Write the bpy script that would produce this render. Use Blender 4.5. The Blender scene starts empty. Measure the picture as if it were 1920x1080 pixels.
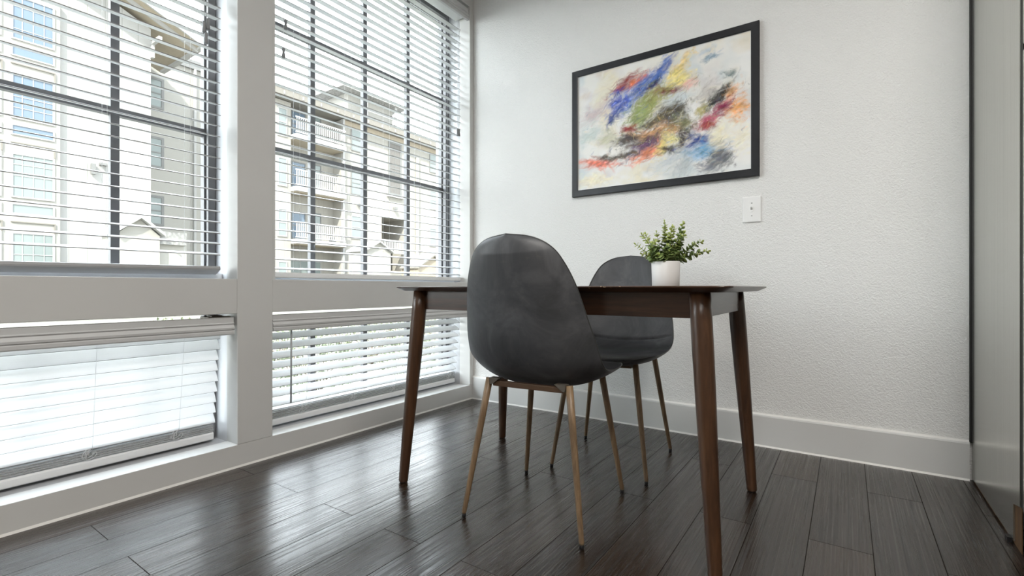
import bpy, bmesh, math, random
import numpy as np
from mathutils import Vector, Matrix
random.seed(7)
rng = np.random.default_rng(11)
SC = bpy.context.scene
COL = SC.collection
PI = math.pi

# ------------------------------------------------------------------ helpers
def lin(r, g, b):
    return tuple((c/255/12.92 if c/255 <= .04045 else ((c/255+.055)/1.055)**2.4) for c in (r, g, b))

class MB:
    """collects shapes; build() links them as ONE mesh object"""
    def __init__(s):
        s.v = []; s.f = []; s.m = []; s.sm = []
    def add(s, vs, fs, mi=0, smooth=False):
        o = len(s.v); s.v.extend([tuple(p) for p in vs])
        for f in fs:
            s.f.append(tuple(i+o for i in f)); s.m.append(mi); s.sm.append(smooth)
    def box(s, x0, x1, y0, y1, z0, z1, mi=0, bev=0.0, mat=None):
        if bev > 0:
            b = min(bev, (x1-x0)*.45, (y1-y0)*.45, (z1-z0)*.45)
            bm = bmesh.new(); bmesh.ops.create_cube(bm, size=1)
            for v in bm.verts:
                v.co = Vector(((x0+x1)/2+v.co.x*(x1-x0), (y0+y1)/2+v.co.y*(y1-y0), (z0+z1)/2+v.co.z*(z1-z0)))
            bmesh.ops.bevel(bm, geom=bm.edges[:], offset=b, segments=2, affect='EDGES', profile=.5)
            bm.verts.index_update()
            vs = [v.co.copy() for v in bm.verts]; fs = [[v.index for v in f.verts] for f in bm.faces]; bm.free()
        else:
            vs = [Vector((x, y, z)) for x in (x0, x1) for y in (y0, y1) for z in (z0, z1)]
            fs = [(0,1,3,2),(4,6,7,5),(0,4,5,1),(2,3,7,6),(0,2,6,4),(1,5,7,3)]
        if mat is not None: vs = [mat @ v for v in vs]
        s.add(vs, fs, mi)
    def tube(s, pts, rad, n=10, mi=0, caps=True, smooth=True):
        pts = [Vector(p) for p in pts]
        if not hasattr(rad, '__len__'): rad = [rad]*len(pts)
        vs = []; up = None
        for i, p in enumerate(pts):
            d = (pts[min(i+1, len(pts)-1)]-pts[max(i-1, 0)]).normalized()
            if up is None:
                up = Vector((0, 0, 1)) if abs(d.z) < .9 else Vector((1, 0, 0))
            a = d.cross(up)
            if a.length < 1e-5: a = d.orthogonal()
            a.normalize(); b = a.cross(d).normalized(); up = b
            for k in range(n):
                t = 2*PI*k/n
                vs.append(p+(a*math.cos(t)+b*math.sin(t))*rad[i])
        fs = []
        for i in range(len(pts)-1):
            for k in range(n):
                k2 = (k+1) % n
                fs.append((i*n+k, i*n+k2, (i+1)*n+k2, (i+1)*n+k))
        s.add(vs, fs, mi, smooth)
        if caps:
            o = len(s.v)-len(vs)
            s.f.append(tuple(o+k for k in range(n))[::-1]); s.m.append(mi); s.sm.append(False)
            q = o+(len(pts)-1)*n
            s.f.append(tuple(q+k for k in range(n))); s.m.append(mi); s.sm.append(False)
    def lathe(s, prof, c=(0, 0, 0), n=24, mi=0, smooth=True):
        vs = []
        for r, z in prof:
            for k in range(n):
                t = 2*PI*k/n; vs.append((c[0]+r*math.cos(t), c[1]+r*math.sin(t), c[2]+z))
        fs = []
        for i in range(len(prof)-1):
            for k in range(n):
                k2 = (k+1) % n
                fs.append((i*n+k, i*n+k2, (i+1)*n+k2, (i+1)*n+k))
        s.add(vs, fs, mi, smooth)
        o = len(s.v)-len(vs)
        if prof[0][0] > 1e-5: s.f.append(tuple(o+k for k in range(n))[::-1]); s.m.append(mi); s.sm.append(False)
        if prof[-1][0] > 1e-5:
            q = o+(len(prof)-1)*n; s.f.append(tuple(q+k for k in range(n))); s.m.append(mi); s.sm.append(False)
    def extrude(s, prof, axis, a, b, mi=0, smooth=False):
        """prof: closed 2-D outline; axis 'y': (x,z) pairs swept from y=a to y=b; axis 'x': (y,z)"""
        n = len(prof); vs = []
        for t in (a, b):
            for p, q in prof:
                vs.append((p, t, q) if axis == 'y' else ((t, p, q) if axis == 'x' else (p, q, t)))
        fs = [(k, (k+1) % n, n+(k+1) % n, n+k) for k in range(n)]
        s.add(vs, fs, mi, smooth)
        s.add(vs[:n], [tuple(range(n))[::-1]], mi); s.add(vs[n:], [tuple(range(n))], mi)
    def grid(s, G, mi=0, smooth=True, flip=False):
        a, b = len(G), len(G[0]); vs = [p for r in G for p in r]; fs = []
        for i in range(a-1):
            for j in range(b-1):
                f = (i*b+j, i*b+j+1, (i+1)*b+j+1, (i+1)*b+j)
                fs.append(f[::-1] if flip else f)
        s.add(vs, fs, mi, smooth)
    def build(s, name, mats, parent=None, recalc=True):
        me = bpy.data.meshes.new(name); me.from_pydata(s.v, [], s.f); me.update()
        if not isinstance(mats, (list, tuple)): mats = [mats]
        for m in mats: me.materials.append(m)
        for p, mi, sm in zip(me.polygons, s.m, s.sm): p.material_index = mi; p.use_smooth = sm
        if recalc:
            bm = bmesh.new(); bm.from_mesh(me)
            bmesh.ops.remove_doubles(bm, verts=bm.verts, dist=1e-6)
            bmesh.ops.recalc_face_normals(bm, faces=bm.faces); bm.to_mesh(me); bm.free()
        o = bpy.data.objects.new(name, me); COL.objects.link(o)
        if parent is not None: o.parent = parent
        return o

def tag(o, label=None, cat=None, group=None, kind=None):
    if label: o['label'] = label
    if cat: o['category'] = cat
    if group: o['group'] = group
    if kind: o['kind'] = kind
    return o
def thing(name, label, cat, loc=(0, 0, 0), rz=0.0, group=None, kind=None):
    o = bpy.data.objects.new(name, None); COL.objects.link(o)
    o.empty_display_size = .1; o.location = loc; o.rotation_euler = (0, 0, rz)
    return tag(o, label, cat, group, kind)
def copy_tree(o, parent=None):
    c = o.copy(); COL.objects.link(c); c.parent = parent
    for ch in list(o.children): copy_tree(ch, c)
    return c

# ------------------------------------------------------------------ materials
class N:
    def __init__(s, name):
        s.m = bpy.data.materials.new(name); s.m.use_nodes = True
        s.t = s.m.node_tree; s.n = s.t.nodes; s.l = s.t.links
        s.b = s.n['Principled BSDF']; s.out = s.n['Material Output']
    def new(s, typ, **kw):
        o = s.n.new(typ)
        for k, v in kw.items(): setattr(o, k, v)
        return o
    def link(s, a, b): s.l.new(a, b)
    def coord(s, scale=(1, 1, 1), rot=(0, 0, 0), loc=(0, 0, 0), kind='Object'):
        tc = s.new('ShaderNodeTexCoord'); mp = s.new('ShaderNodeMapping')
        mp.inputs['Scale'].default_value = scale; mp.inputs['Rotation'].default_value = rot; mp.inputs['Location'].default_value = loc
        s.link(tc.outputs[kind], mp.inputs['Vector']); return mp.outputs['Vector']
    def noise(s, vec, scale, detail=3, rough=.5, dist=0.0):
        o = s.new('ShaderNodeTexNoise'); o.inputs['Scale'].default_value = scale; o.inputs['Detail'].default_value = detail
        o.inputs['Roughness'].default_value = rough; o.inputs['Distortion'].default_value = dist
        s.link(vec, o.inputs['Vector']); return o.outputs['Fac']
    def ramp(s, fac, stops):
        o = s.new('ShaderNodeValToRGB'); e = o.color_ramp.elements
        while len(e) < len(stops): e.new(.5)
        for k, (p, c) in enumerate(stops):
            e[k].position = p; e[k].color = (c[0], c[1], c[2], 1) if hasattr(c, '__len__') else (c, c, c, 1)
        s.link(fac, o.inputs['Fac']); return o.outputs['Color']
    def mix(s, a, b, fac, mode='MIX'):
        o = s.new('ShaderNodeMix', data_type='RGBA', blend_type=mode)
        for sock, v in ((o.inputs[0], fac), (o.inputs[6], a), (o.inputs[7], b)):
            if hasattr(v, 'is_output'): s.link(v, sock)
            elif hasattr(v, '__len__'): sock.default_value = (*v[:3], 1)
            else: sock.default_value = v
        return o.outputs[2]
    def math(s, op, a, b=0.0):
        o = s.new('ShaderNodeMath', operation=op)
        for i, v in enumerate((a, b)):
            if hasattr(v, 'is_output'): s.link(v, o.inputs[i])
            else: o.inputs[i].default_value = v
        return o.outputs[0]
    def bump(s, h, strength=.3, dist=.002):
        o = s.new('ShaderNodeBump'); o.inputs['Strength'].default_value = strength; o.inputs['Distance'].default_value = dist
        s.link(h, o.inputs['Height']); s.link(o.outputs['Normal'], s.b.inputs['Normal']); return o
    def base(s, c):
        if hasattr(c, 'is_output'): s.link(c, s.b.inputs['Base Color'])
        else: s.b.inputs['Base Color'].default_value = (*c[:3], 1)
    def rough(s, r):
        if hasattr(r, 'is_output'): s.link(r, s.b.inputs['Roughness'])
        else: s.b.inputs['Roughness'].default_value = r

def simple(name, col, rough=.5, metal=0.0, var=.06, scale=8, spec=.5, bump=0, coat=0):
    n = N(name); v = n.coord(); f = n.noise(v, scale, 3)
    d = tuple(c*(1-var) for c in col); u = tuple(min(1, c*(1+var)) for c in col)
    n.base(n.ramp(f, [(.3, d), (.7, u)])); n.rough(rough)
    n.b.inputs['Metallic'].default_value = metal; n.b.inputs['Specular IOR Level'].default_value = spec
    if coat: n.b.inputs['Coat Weight'].default_value = coat; n.b.inputs['Coat Roughness'].default_value = .15
    if bump: n.bump(n.noise(v, scale*12, 2), bump, .001)
    return n.m

def wall_paint(name, col, bump=.6, sc=150):
    n = N(name); v = n.coord()
    a = n.noise(v, sc, 2.5, .55, .6); b = n.noise(v, sc*.42, 2, .5, 1.2)
    h = n.math('ADD', n.ramp(a, [(.38, 0), (.62, 1)]), n.math('MULTIPLY', n.ramp(b, [(.42, 0), (.58, 1)]), .8))
    n.bump(h, bump, .0016); n.base(col); n.rough(.62); n.b.inputs['Specular IOR Level'].default_value = .3
    return n.m

def wood(name, dark, light, axis='x', scale=1.0, rough=.32, coat=.25, worn=None):
    n = N(name)
    st = {'x': (3, 45, 45), 'y': (45, 3, 45), 'z': (45, 45, 3)}[axis]
    v = n.coord(scale=tuple(k*scale for k in st))
    f = n.noise(v, 1.0, 6, .62, .6); g = n.noise(v, 4.0, 3, .6)
    c = n.ramp(f, [(.28, dark), (.55, tuple((a+b)/2 for a, b in zip(dark, light))), (.75, light)])
    c = n.mix(c, tuple(k*.6 for k in dark), n.math('MULTIPLY', n.ramp(g, [(.5, 0), (.75, 1)]), .35))
    if worn is not None: c = worn(n, c)
    n.base(c); n.rough(rough); n.b.inputs['Coat Weight'].default_value = coat; n.b.inputs['Coat Roughness'].default_value = .34
    n.bump(g, .08, .001)
    return n.m

def floor_mat():
    n = N('floor_planks')
    tc = n.new('ShaderNodeTexCoord'); sp = n.new('ShaderNodeSeparateXYZ'); n.link(tc.outputs['Object'], sp.inputs[0])
    cb = n.new('ShaderNodeCombineXYZ')
    n.link(n.math('ADD', sp.outputs['Y'], .37), cb.inputs['X']); n.link(n.math('SUBTRACT', sp.outputs['X'], 1.380-.156*10), cb.inputs['Y'])
    br = n.new('ShaderNodeTexBrick'); n.link(cb.outputs[0], br.inputs['Vector'])
    br.offset = .43; br.offset_frequency = 2; br.squash = 1.0
    for k, v in (('Scale', 1.0), ('Mortar Size', .0013), ('Mortar Smooth', .2), ('Bias', 0.0), ('Brick Width', 1.19), ('Row Height', .156)):
        br.inputs[k].default_value = v
    br.inputs['Color1'].default_value = (0, 0, 0, 1); br.inputs['Color2'].default_value = (1, 1, 1, 1); br.inputs['Mortar'].default_value = (.5, .5, .5, 1)
    # grain, shifted for every plank
    off = n.new('ShaderNodeCombineXYZ'); n.link(n.math('MULTIPLY', br.outputs['Color'], 31.0), off.inputs['Y']); n.link(n.math('MULTIPLY', br.outputs['Color'], 17.0), off.inputs['X'])
    add = n.new('ShaderNodeVectorMath', operation='ADD'); n.link(tc.outputs['Object'], add.inputs[0]); n.link(off.outputs[0], add.inputs[1])
    def stretch(sx, sy):
        mp = n.new('ShaderNodeMapping'); mp.inputs['Scale'].default_value = (sx, sy, 1); n.link(add.outputs[0], mp.inputs['Vector']); return mp.outputs[0]
    fine = n.noise(stretch(190, 1.5), 1.0, 2.5, .5, .25)
    mid = n.noise(stretch(34, 1.5), 1.0, 5, .62, 1.4)
    blot = n.noise(stretch(9, 2.2), 1.0, 3, .5, .8)
    c = n.ramp(mid, [(.28, lin(10, 8, 6)), (.46, lin(40, 31, 24)), (.60, lin(60, 48, 38)), (.76, lin(22, 16, 12))])
    c = n.mix(c, lin(22, 18, 16), n.ramp(fine, [(.30, .75), (.46, 0)]))
    c = n.mix(c, lin(80, 68, 57), n.ramp(fine, [(.58, 0), (.80, .45)]))
    c = n.mix(c, n.ramp(br.outputs['Color'], [(0, lin(18, 15, 13)), (.5, lin(44, 35, 28)), (1, lin(74, 57, 42))]), .45)
    c = n.mix(c, lin(74, 55, 40), n.math('MULTIPLY', n.ramp(blot, [(.55, 0), (.75, 1)]), .22))
    c = n.mix(c, lin(22, 18, 16), n.math('MULTIPLY', br.outputs['Fac'], .75))
    n.base(n.mix(c, (.52, .44, .36), 1.0, 'MULTIPLY'))
    n.rough(n.ramp(n.math('ADD', n.math('MULTIPLY', fine, .7), n.math('MULTIPLY', mid, .3)), [(.32, .55), (.62, .26)]))
    n.b.inputs['Specular IOR Level'].default_value = .05
    micro = n.noise(stretch(520, 7), 1.0, 2, .5)
    h = n.math('SUBTRACT', n.math('ADD', n.math('ADD', n.math('MULTIPLY', fine, .6), n.math('MULTIPLY', micro, .16)), n.math('MULTIPLY', mid, .5)), n.math('MULTIPLY', br.outputs['Fac'], 2.2))
    n.bump(h, .6, .0026)
    n.b.inputs['Coat Weight'].default_value = 1.0; n.link(n.math('SUBTRACT', 1.0, br.outputs['Fac']), n.b.inputs['Coat Weight']); n.b.inputs['Coat IOR'].default_value = 1.72
    n.link(n.ramp(n.math('ADD', n.math('MULTIPLY', fine, .6), n.math('MULTIPLY', mid, .4)), [(.34, .38), (.60, .18)]), n.b.inputs['Coat Roughness'])
    cbp = n.new('ShaderNodeBump'); cbp.inputs['Strength'].default_value = .5; cbp.inputs['Distance'].default_value = .0013; n.link(h, cbp.inputs['Height']); n.link(cbp.outputs['Normal'], n.b.inputs['Coat Normal'])
    return n.m

def leather(name):
    n = N(name); v = n.coord()
    a = n.noise(v, 5.5, 5, .62, .8); b = n.noise(v, 28, 4, .6, .4)
    c = n.ramp(a, [(.30, lin(58, 59, 61)), (.52, lin(78, 79, 82)), (.72, lin(102, 103, 106))])
    c = n.mix(c, lin(112, 112, 108), n.math('MULTIPLY', n.ramp(b, [(.60, 0), (.80, 1)]), .30))
    n.base(c); n.rough(n.ramp(a, [(.3, .50), (.7, .40)])); n.b.inputs['Specular IOR Level'].default_value = .42
    h = n.math('ADD', n.noise(v, 260, 2), n.math('MULTIPLY', n.noise(v, 60, 3), .6)); n.bump(h, .16, .0008)
    return n.m

def glass(name):
    n = N(name); n.n.remove(n.b)
    tr = n.new('ShaderNodeBsdfTransparent'); tr.inputs[0].default_value = (.96, .98, .97, 1)
    gl = n.new('ShaderNodeBsdfGlossy'); gl.inputs['Roughness'].default_value = .02
    fr = n.new('ShaderNodeFresnel'); fr.inputs['IOR'].default_value = 1.3
    mx = n.new('ShaderNodeMixShader'); geo = n.new('ShaderNodeNewGeometry'); n.link(n.math('MULTIPLY', fr.outputs[0], n.math('SUBTRACT', 1.0, geo.outputs['Backfacing'])), mx.inputs[0]); n.link(tr.outputs[0], mx.inputs[1]); n.link(gl.outputs[0], mx.inputs[2])
    n.link(mx.outputs[0], n.out.inputs['Surface']); return n.m

def vinyl(name, col, tr):
    n = N(name); n.base(col); n.rough(.42); n.b.inputs['Specular IOR Level'].default_value = .4
    t = n.new('ShaderNodeBsdfTranslucent'); t.inputs[0].default_value = (*col, 1)
    mx = n.new('ShaderNodeMixShader'); mx.inputs[0].default_value = tr
    n.link(n.b.outputs[0], mx.inputs[1]); n.link(t.outputs[0], mx.inputs[2]); n.link(mx.outputs[0], n.out.inputs['Surface']); return n.m

def siding(name, col, pitch=.42, axis='Y', line=.25):
    """painted panel siding with vertical joints"""
    n = N(name); tc = n.new('ShaderNodeTexCoord'); sp = n.new('ShaderNodeSeparateXYZ'); n.link(tc.outputs['Object'], sp.inputs[0])
    fr = n.math('FRACT', n.math('DIVIDE', sp.outputs[axis], pitch))
    j = n.math('LESS_THAN', fr, .05)
    n.base(n.mix(col, tuple(c*(1-line) for c in col), j)); n.rough(.8); n.b.inputs['Specular IOR Level'].default_value = .2
    return n.m

def out_glass(name, col):
    n = N(name); n.base(col); n.rough(.12); n.b.inputs['Specular IOR Level'].default_value = .6; return n.m

def steel(name, col):
    n = N(name); v = n.coord(scale=(160, 160, 1.2)); f = n.noise(v, 1.0, 4, .6)
    n.base(n.ramp(f, [(.3, tuple(c*.90 for c in col)), (.7, tuple(min(1, c*1.08) for c in col))])); n.rough(.24)
    n.b.inputs['Metallic'].default_value = .9; n.bump(f, .05, .0005); return n.m

def foliage(name, lo, hi):
    n = N(name); v = n.coord(); f = n.noise(v, 60, 2); g = n.new('ShaderNodeNewGeometry')
    n.base(n.mix(n.ramp(f, [(.3, lo), (.7, hi)]), hi, n.math('MULTIPLY', g.outputs['Random Per Island'], .6)))
    n.rough(.5); n.b.inputs['Specular IOR Level'].default_value = .35
    return n.m

def ground_mat():
    n = N('pale_gravel'); v = n.coord(); f = n.noise(v, 22, 4, .7); g = n.noise(v, 1.2, 2)
    c = n.ramp(f, [(.35, lin(58, 57, 53)), (.5, lin(100, 98, 93)), (.66, lin(140, 137, 131))])
    n.base(n.mix(c, lin(150, 150, 130), n.math('MULTIPLY', g, .4))); n.rough(.9); n.bump(f, .6, .02); return n.m

def attr_paint(name):
    n = N(name); a = n.new('ShaderNodeVertexColor', layer_name='paint'); n.base(a.outputs['Color']); n.rough(.38)
    n.b.inputs['Specular IOR Level'].default_value = .35; return n.m

def worn_edge(n, c):
    tc = n.new('ShaderNodeTexCoord'); sp = n.new('ShaderNodeSeparateXYZ'); n.link(tc.outputs['Object'], sp.inputs[0])
    a = n.math('MULTIPLY', n.math('GREATER_THAN', sp.outputs['X'], .225), n.math('LESS_THAN', sp.outputs['X'], .335))
    a = n.math('MULTIPLY', a, n.math('LESS_THAN', sp.outputs['Y'], -.3335))
    a = n.math('MULTIPLY', a, n.math('GREATER_THAN', sp.outputs['Z'], .7475))
    s = n.noise(n.coord(scale=(130, 60, 160)), 1.0, 2)
    return n.mix(c, lin(205, 175, 145), n.math('MULTIPLY', a, n.math('GREATER_THAN', s, .64)))

M = {}
M['wall'] = wall_paint('textured_white_wall', (.80, .80, .785))
M['wall_plain'] = simple('white_drywall', (.80, .80, .79), .7, var=.02)
M['ceiling'] = wall_paint('ceiling_paint', (.80, .80, .79), .3, 90)
M['trim'] = simple('trim_paint', (.66, .66, .645), .42, var=.02, scale=3)
M['jamb_shade'] = simple('shaded_jamb_grey', (.40, .40, .39), .45, var=.02)
M['caulk'] = simple('white_caulk', (.78, .77, .74), .55, var=.03)
M['floor'] = floor_mat()
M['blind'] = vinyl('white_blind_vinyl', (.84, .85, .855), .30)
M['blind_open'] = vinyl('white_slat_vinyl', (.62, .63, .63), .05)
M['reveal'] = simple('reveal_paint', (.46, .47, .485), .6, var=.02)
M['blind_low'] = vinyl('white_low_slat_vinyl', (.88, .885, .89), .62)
M['blind_solid'] = simple('white_blind_solid', (.80, .81, .815), .40, var=.012)
M['valance'] = simple('white_valance', (.64, .645, .645), .42, var=.012)
M['rail_shade'] = simple('shaded_bottom_rail', (.36, .36, .36), .42, var=.012)  # shade on the underside of the tilted white rail, put into its colour
M['slat_edge_shade'] = simple('slat_edge_shade_grey', (.32, .32, .32), .5, var=.02)  # darker than the slats: shadow line along the room edge put into colour
M['cord'] = vinyl('white_cord', (.84, .84, .84), .5)
M['tassel'] = simple('grey_tassel', (.23, .24, .25), .35, var=.08)
M['wand'] = simple('grey_wand', (.36, .37, .38), .3, var=.05)
M['dark_frame'] = simple('grey_window_frame', (.15, .15, .155), .45, var=.1)
M['white_frame'] = simple('white_frame_lining', (.62, .63, .65), .5, var=.02)
M['glass'] = glass('window_glass')
M['table'] = wood('walnut_stain_x', lin(46, 28, 18), lin(84, 57, 38), 'x', worn=worn_edge)
M['table_y'] = wood('walnut_stain_y', lin(46, 28, 18), lin(84, 57, 38), 'y')
M['table_leg'] = wood('walnut_stain_z', lin(50, 31, 19), lin(92, 62, 39), 'z')
M['oak'] = wood('oak_print', lin(90, 72, 53), lin(156, 129, 98), 'z', 1.3, .45, .1)
M['oak_bar'] = simple('brown_bar', lin(84, 62, 44), .5)
M['leather'] = leather('charcoal_leather')
M['piping'] = simple('charcoal_piping', lin(62, 63, 62), .42, var=.1)
M['black'] = simple('black_plastic', (.012, .012, .013), .5)
M['bracket'] = simple('grey_bracket', lin(96, 90, 82), .5, .2)
M['dark_wall'] = simple('grey_brown_wall', (.34, .31, .28), .6, var=.04)  # unseen walls darkened to cut bounce light low in the room
M['pot'] = simple('matte_white_ceramic', (.80, .79, .775), .38, var=.015)
M['soil'] = simple('soil', (.05, .04, .03), .9, var=.3, scale=60)
M['leaf'] = foliage('leaf_green', lin(70, 98, 62), lin(142, 160, 92))
M['leaf_tip'] = foliage('leaf_tip_green', lin(140, 158, 78), lin(190, 200, 120))
M['stem'] = simple('stem_green', lin(84, 92, 58), .6)
M['frame'] = simple('black_wood_frame', lin(30, 32, 36), .36, var=.12, scale=20)
M['paint'] = attr_paint('canvas_paint')
M['plate'] = simple('switch_white', (.84, .84, .83), .32, var=.01)
M['screw'] = simple('screw_grey', (.45, .45, .45), .4, .5)
M['steel'] = steel('brushed_steel_laminate', (.56, .555, .515))
M['chip'] = wood('exposed_board', lin(92, 66, 44), lin(140, 106, 72), 'z', 1.0, .8, 0)
M['gap'] = simple('black_gasket_and_gap', (.01, .01, .01), .6)
SKY, SUN, EXPO = 6.8, 4.2, 1.09
FILL_LAMPS = [(2.6, -2.4, 33), (2.6, -4.6, 24)]
# ------------------------------------------------------------------ room shell
XR, YB, ZC, TW = 4.6, -6.2, 3.0, .30          # right wall, back wall, ceiling, outer wall thickness
W1 = (-2.930, -1.559); W2 = (-1.4076, -.037)   # the two window bays (y ranges)
LO = (.094, .643); UP = (.788, 2.650)          # lower and upper openings (z ranges)
def struct(o, label=None):
    o['kind'] = 'structure'
    if label: o['label'] = label; o['category'] = label.split()[-1]
    return o

m = MB(); m.box(-.012, XR, YB, .012, -.12, 0); struct(m.build('floor', M['floor']))
m = MB(); m.box(-TW, XR+.15, YB-.15, .15, ZC, ZC+.15); struct(m.build('ceiling', M['ceiling']))
m = MB(); m.box(-TW, XR+.15, 0, .15, -.12, ZC); struct(m.build('wall_far', M['wall']))
m = MB(); m.box(XR, XR+.15, YB-.15, 0, -.12, ZC); struct(m.build('wall_right', M['dark_wall']))
m = MB(); m.box(-TW, XR, YB-.15, YB, -.12, ZC); struct(m.build('wall_back', M['dark_wall']))

def frame_boxes(m, x0, x1, grow=0.0, bev=0.0, lift=0.0):
    """the pieces of the window wall around four openings; grow widens the openings"""
    g = grow
    ys = [W1[0]+(-g), W1[1]+g, W2[0]-g, W2[1]+g]
    m.box(x0, x1, YB, 0, -.12 if g else 0, LO[0]-g, bev=bev)                    # base
    m.box(x0, x1, YB, 0, UP[1]+g, ZC, bev=bev)                                 # head
    for a, b in ((YB, ys[0]), (ys[1], ys[2]), (ys[3], 0.0)):                    # posts
        m.box(x0, x1+(.0012 if not g else 0), a, b, LO[0]-g, UP[1]+g, bev=bev)
    for a, b in ((ys[0], ys[1]), (ys[2], ys[3])):                               # rails
        m.box(x0, x1, a, b, LO[1]+g+lift, UP[0]-g, bev=bev)
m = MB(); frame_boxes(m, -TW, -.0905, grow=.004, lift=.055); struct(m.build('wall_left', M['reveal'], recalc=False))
m = MB(); frame_boxes(m, -.0905, 0.0, bev=.0022)
# narrow stop bead up the window side of the post, and the raised lip along each lower sill
m.box(-.055, -.006, W2[0], W2[0]+.0165, UP[0], UP[1], bev=.002)
tr = m.build('trim_1', [M['trim'], M['jamb_shade']], recalc=False)
for p in tr.data.polygons:                                                       # the post's return into the left bay has its shade put into the colour
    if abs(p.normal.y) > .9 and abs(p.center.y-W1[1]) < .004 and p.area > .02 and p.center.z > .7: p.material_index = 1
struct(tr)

m = MB()
prof = [(0, 0), (-.015, 0), (-.015, .142), (-.0125, .148), (0, .148)]
m.extrude(prof, 'x', 0.0005, 2.492); struct(m.build('baseboard_far', M['trim']))
m = MB()                                                                        # bead of caulk where base meets planks
m.extrude([(-.015, 0), (-.021, 0), (-.015, .007)], 'x', .004, 2.492)
m.extrude([(0.0012, .0), (.0072, 0), (.0012, .0075)], 'y', YB, -.02)
m.extrude([(-.0125, .147), (0, .147), (0, .1545)], 'x', .0005, 2.492)
struct(m.build('trim_2', M['caulk']))

# ------------------------------------------------------------------ windows
def window(name, yr, zr, nrow):
    y0, y1 = yr; z0, z1 = zr
    root = bpy.data.objects.new(name, None); COL.objects.link(root); root.location = (-.24, (y0+y1)/2, z0); root['kind'] = 'structure'
    T = Matrix.Translation((.24, -(y0+y1)/2, -z0))
    yi0, yi1 = y0+.009, y1-.009
    f = MB()
    def bar(a, b, c, d, x0, x1, w): f.box(x0, x1, a, b, c, d, bev=.002, mat=T)
    e = .030
    for x0, x1, w in ((-.205, -.190, e), (-.228, -.2065, e-.008), (-.262, -.2295, e)):   # grooved sash section
        bar(y0, y0+w, z0, z1, x0, x1, w); bar(y1-w, y1, z0, z1, x0, x1, w)
        bar(y0+w, y1-w, z0, z0+w, x0, x1, w); bar(y0+w, y1-w, z1-w, z1, x0, x1, w)
    f.build('frame', M['dark_frame'], root, recalc=False)
    mm = MB()
    ny = 4; W = (yi1-yi0)
    for k in range(1, ny):
        yc = y1-.007-(W+.004)*k/ny
        mm.box(-.252, -.226, yc-.014, yc+.014, z0+.03, z1-.03 if nrow > 1 else z1-.10, mat=T)
    for k in range(1, nrow):
        zc = 1.432+.621*(k-1)
        mm.box(-.2535, -.2245, y0+.03, y1-.03, zc-.015, zc+.015, mat=T)
    mm.build('muntin', M['dark_frame'], root, recalc=False)
    g = MB(); g.box(-.2415, -.2375, y0+.02, y1-.02, z0+.02, z1-.02, mat=T); g.build('pane', M['glass'], root)
    w = MB()                                                                     # pale lining outside the sash
    for a, b, c, d in ((y0, y0+.012, z0, z1), (y1-.012, y1, z0, z1), (y0, y1, z0, z0+.012), (y0, y1, z1-.012, z1)):
        w.box(-.299, -.263, a, b, c, d, mat=T)
    w.build('lining', M['white_frame'], root, recalc=False)
window('window_1', W1, UP, 3); window('window_2', W2, UP, 3)
LO2 = (LO[0], LO[1]+.055)
window('window_3', W1, LO2, 1); window('window_4', W2, LO2, 1)

m = MB()
for a, b in (W1, W2): m.box(-.190, -.136, a-.003, b+.003, .7838, .8115, bev=.002)
struct(m.build('trim_3', M['white_frame'], recalc=False))

# ------------------------------------------------------------------ blinds
def slat_prof(w=.050, t=.0030, crown=.0022):
    """cross-section of one vinyl slat, room edge at +x"""
    top = []; bot = []
    for k in range(7):
        a = -1+k/3
        top.append((a*w/2, crown*(1-a*a)+t/2*(1 if a > -1 else .3)))
        bot.append((a*w/2, crown*(1-a*a)-t/2*(1 if a > -1 else .3)))
    return top+bot[::-1]
SP = slat_prof()
def add_slat(m, xc, z, ang, y0, y1, dz=0.0):
    c, s = math.cos(ang), math.sin(ang)
    o = [(xc+p*c+q*s, z-p*s+q*c) for p, q in SP]; n = len(o)
    vs = [(x, y0, zz) for x, zz in o]+[(x, y1, zz+dz) for x, zz in o]
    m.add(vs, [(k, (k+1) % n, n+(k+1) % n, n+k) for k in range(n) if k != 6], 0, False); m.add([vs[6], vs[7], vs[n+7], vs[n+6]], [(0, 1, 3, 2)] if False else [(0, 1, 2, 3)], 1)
    m.add(vs[:n], [tuple(range(n))[::-1]]); m.add(vs[n:], [tuple(range(n))])

def valance_prof(zb, zt, xf):
    """crown-moulded valance: (x, z) outline"""
    h = zt-zb
    P = [(-.010, 0), (-.003, .0), (-.001, .06), (-.001, .20), (-.006, .24), (-.006, .28), (-.002, .30), (-.001, .40), (-.005, .48), (-.0085, .56),
         (-.0085, .60), (-.0055, .62), (-.0055, .66), (-.0095, .69), (-.0095, .97), (-.0075, 1.0), (-.018, 1.0), (-.018, 0)]
    return [(xf+a, zb+b*h) for a, b in P]

def knot(m, y, x, z, s):
    pts = []
    ph = random.random()*6
    for k in range(46):
        t = k/45*6*PI
        pts.append((x+.004+.004*math.sin(1.7*t+ph), y+s*(.022*math.sin(t+ph)*math.cos(.37*t)+.006*math.sin(2.9*t)), z+s*(.022*math.cos(.83*t+ph)*math.sin(.5*t+.4)+.005*math.cos(3.1*t))))
    m.tube(pts, .0014, 5, smooth=True)

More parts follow.
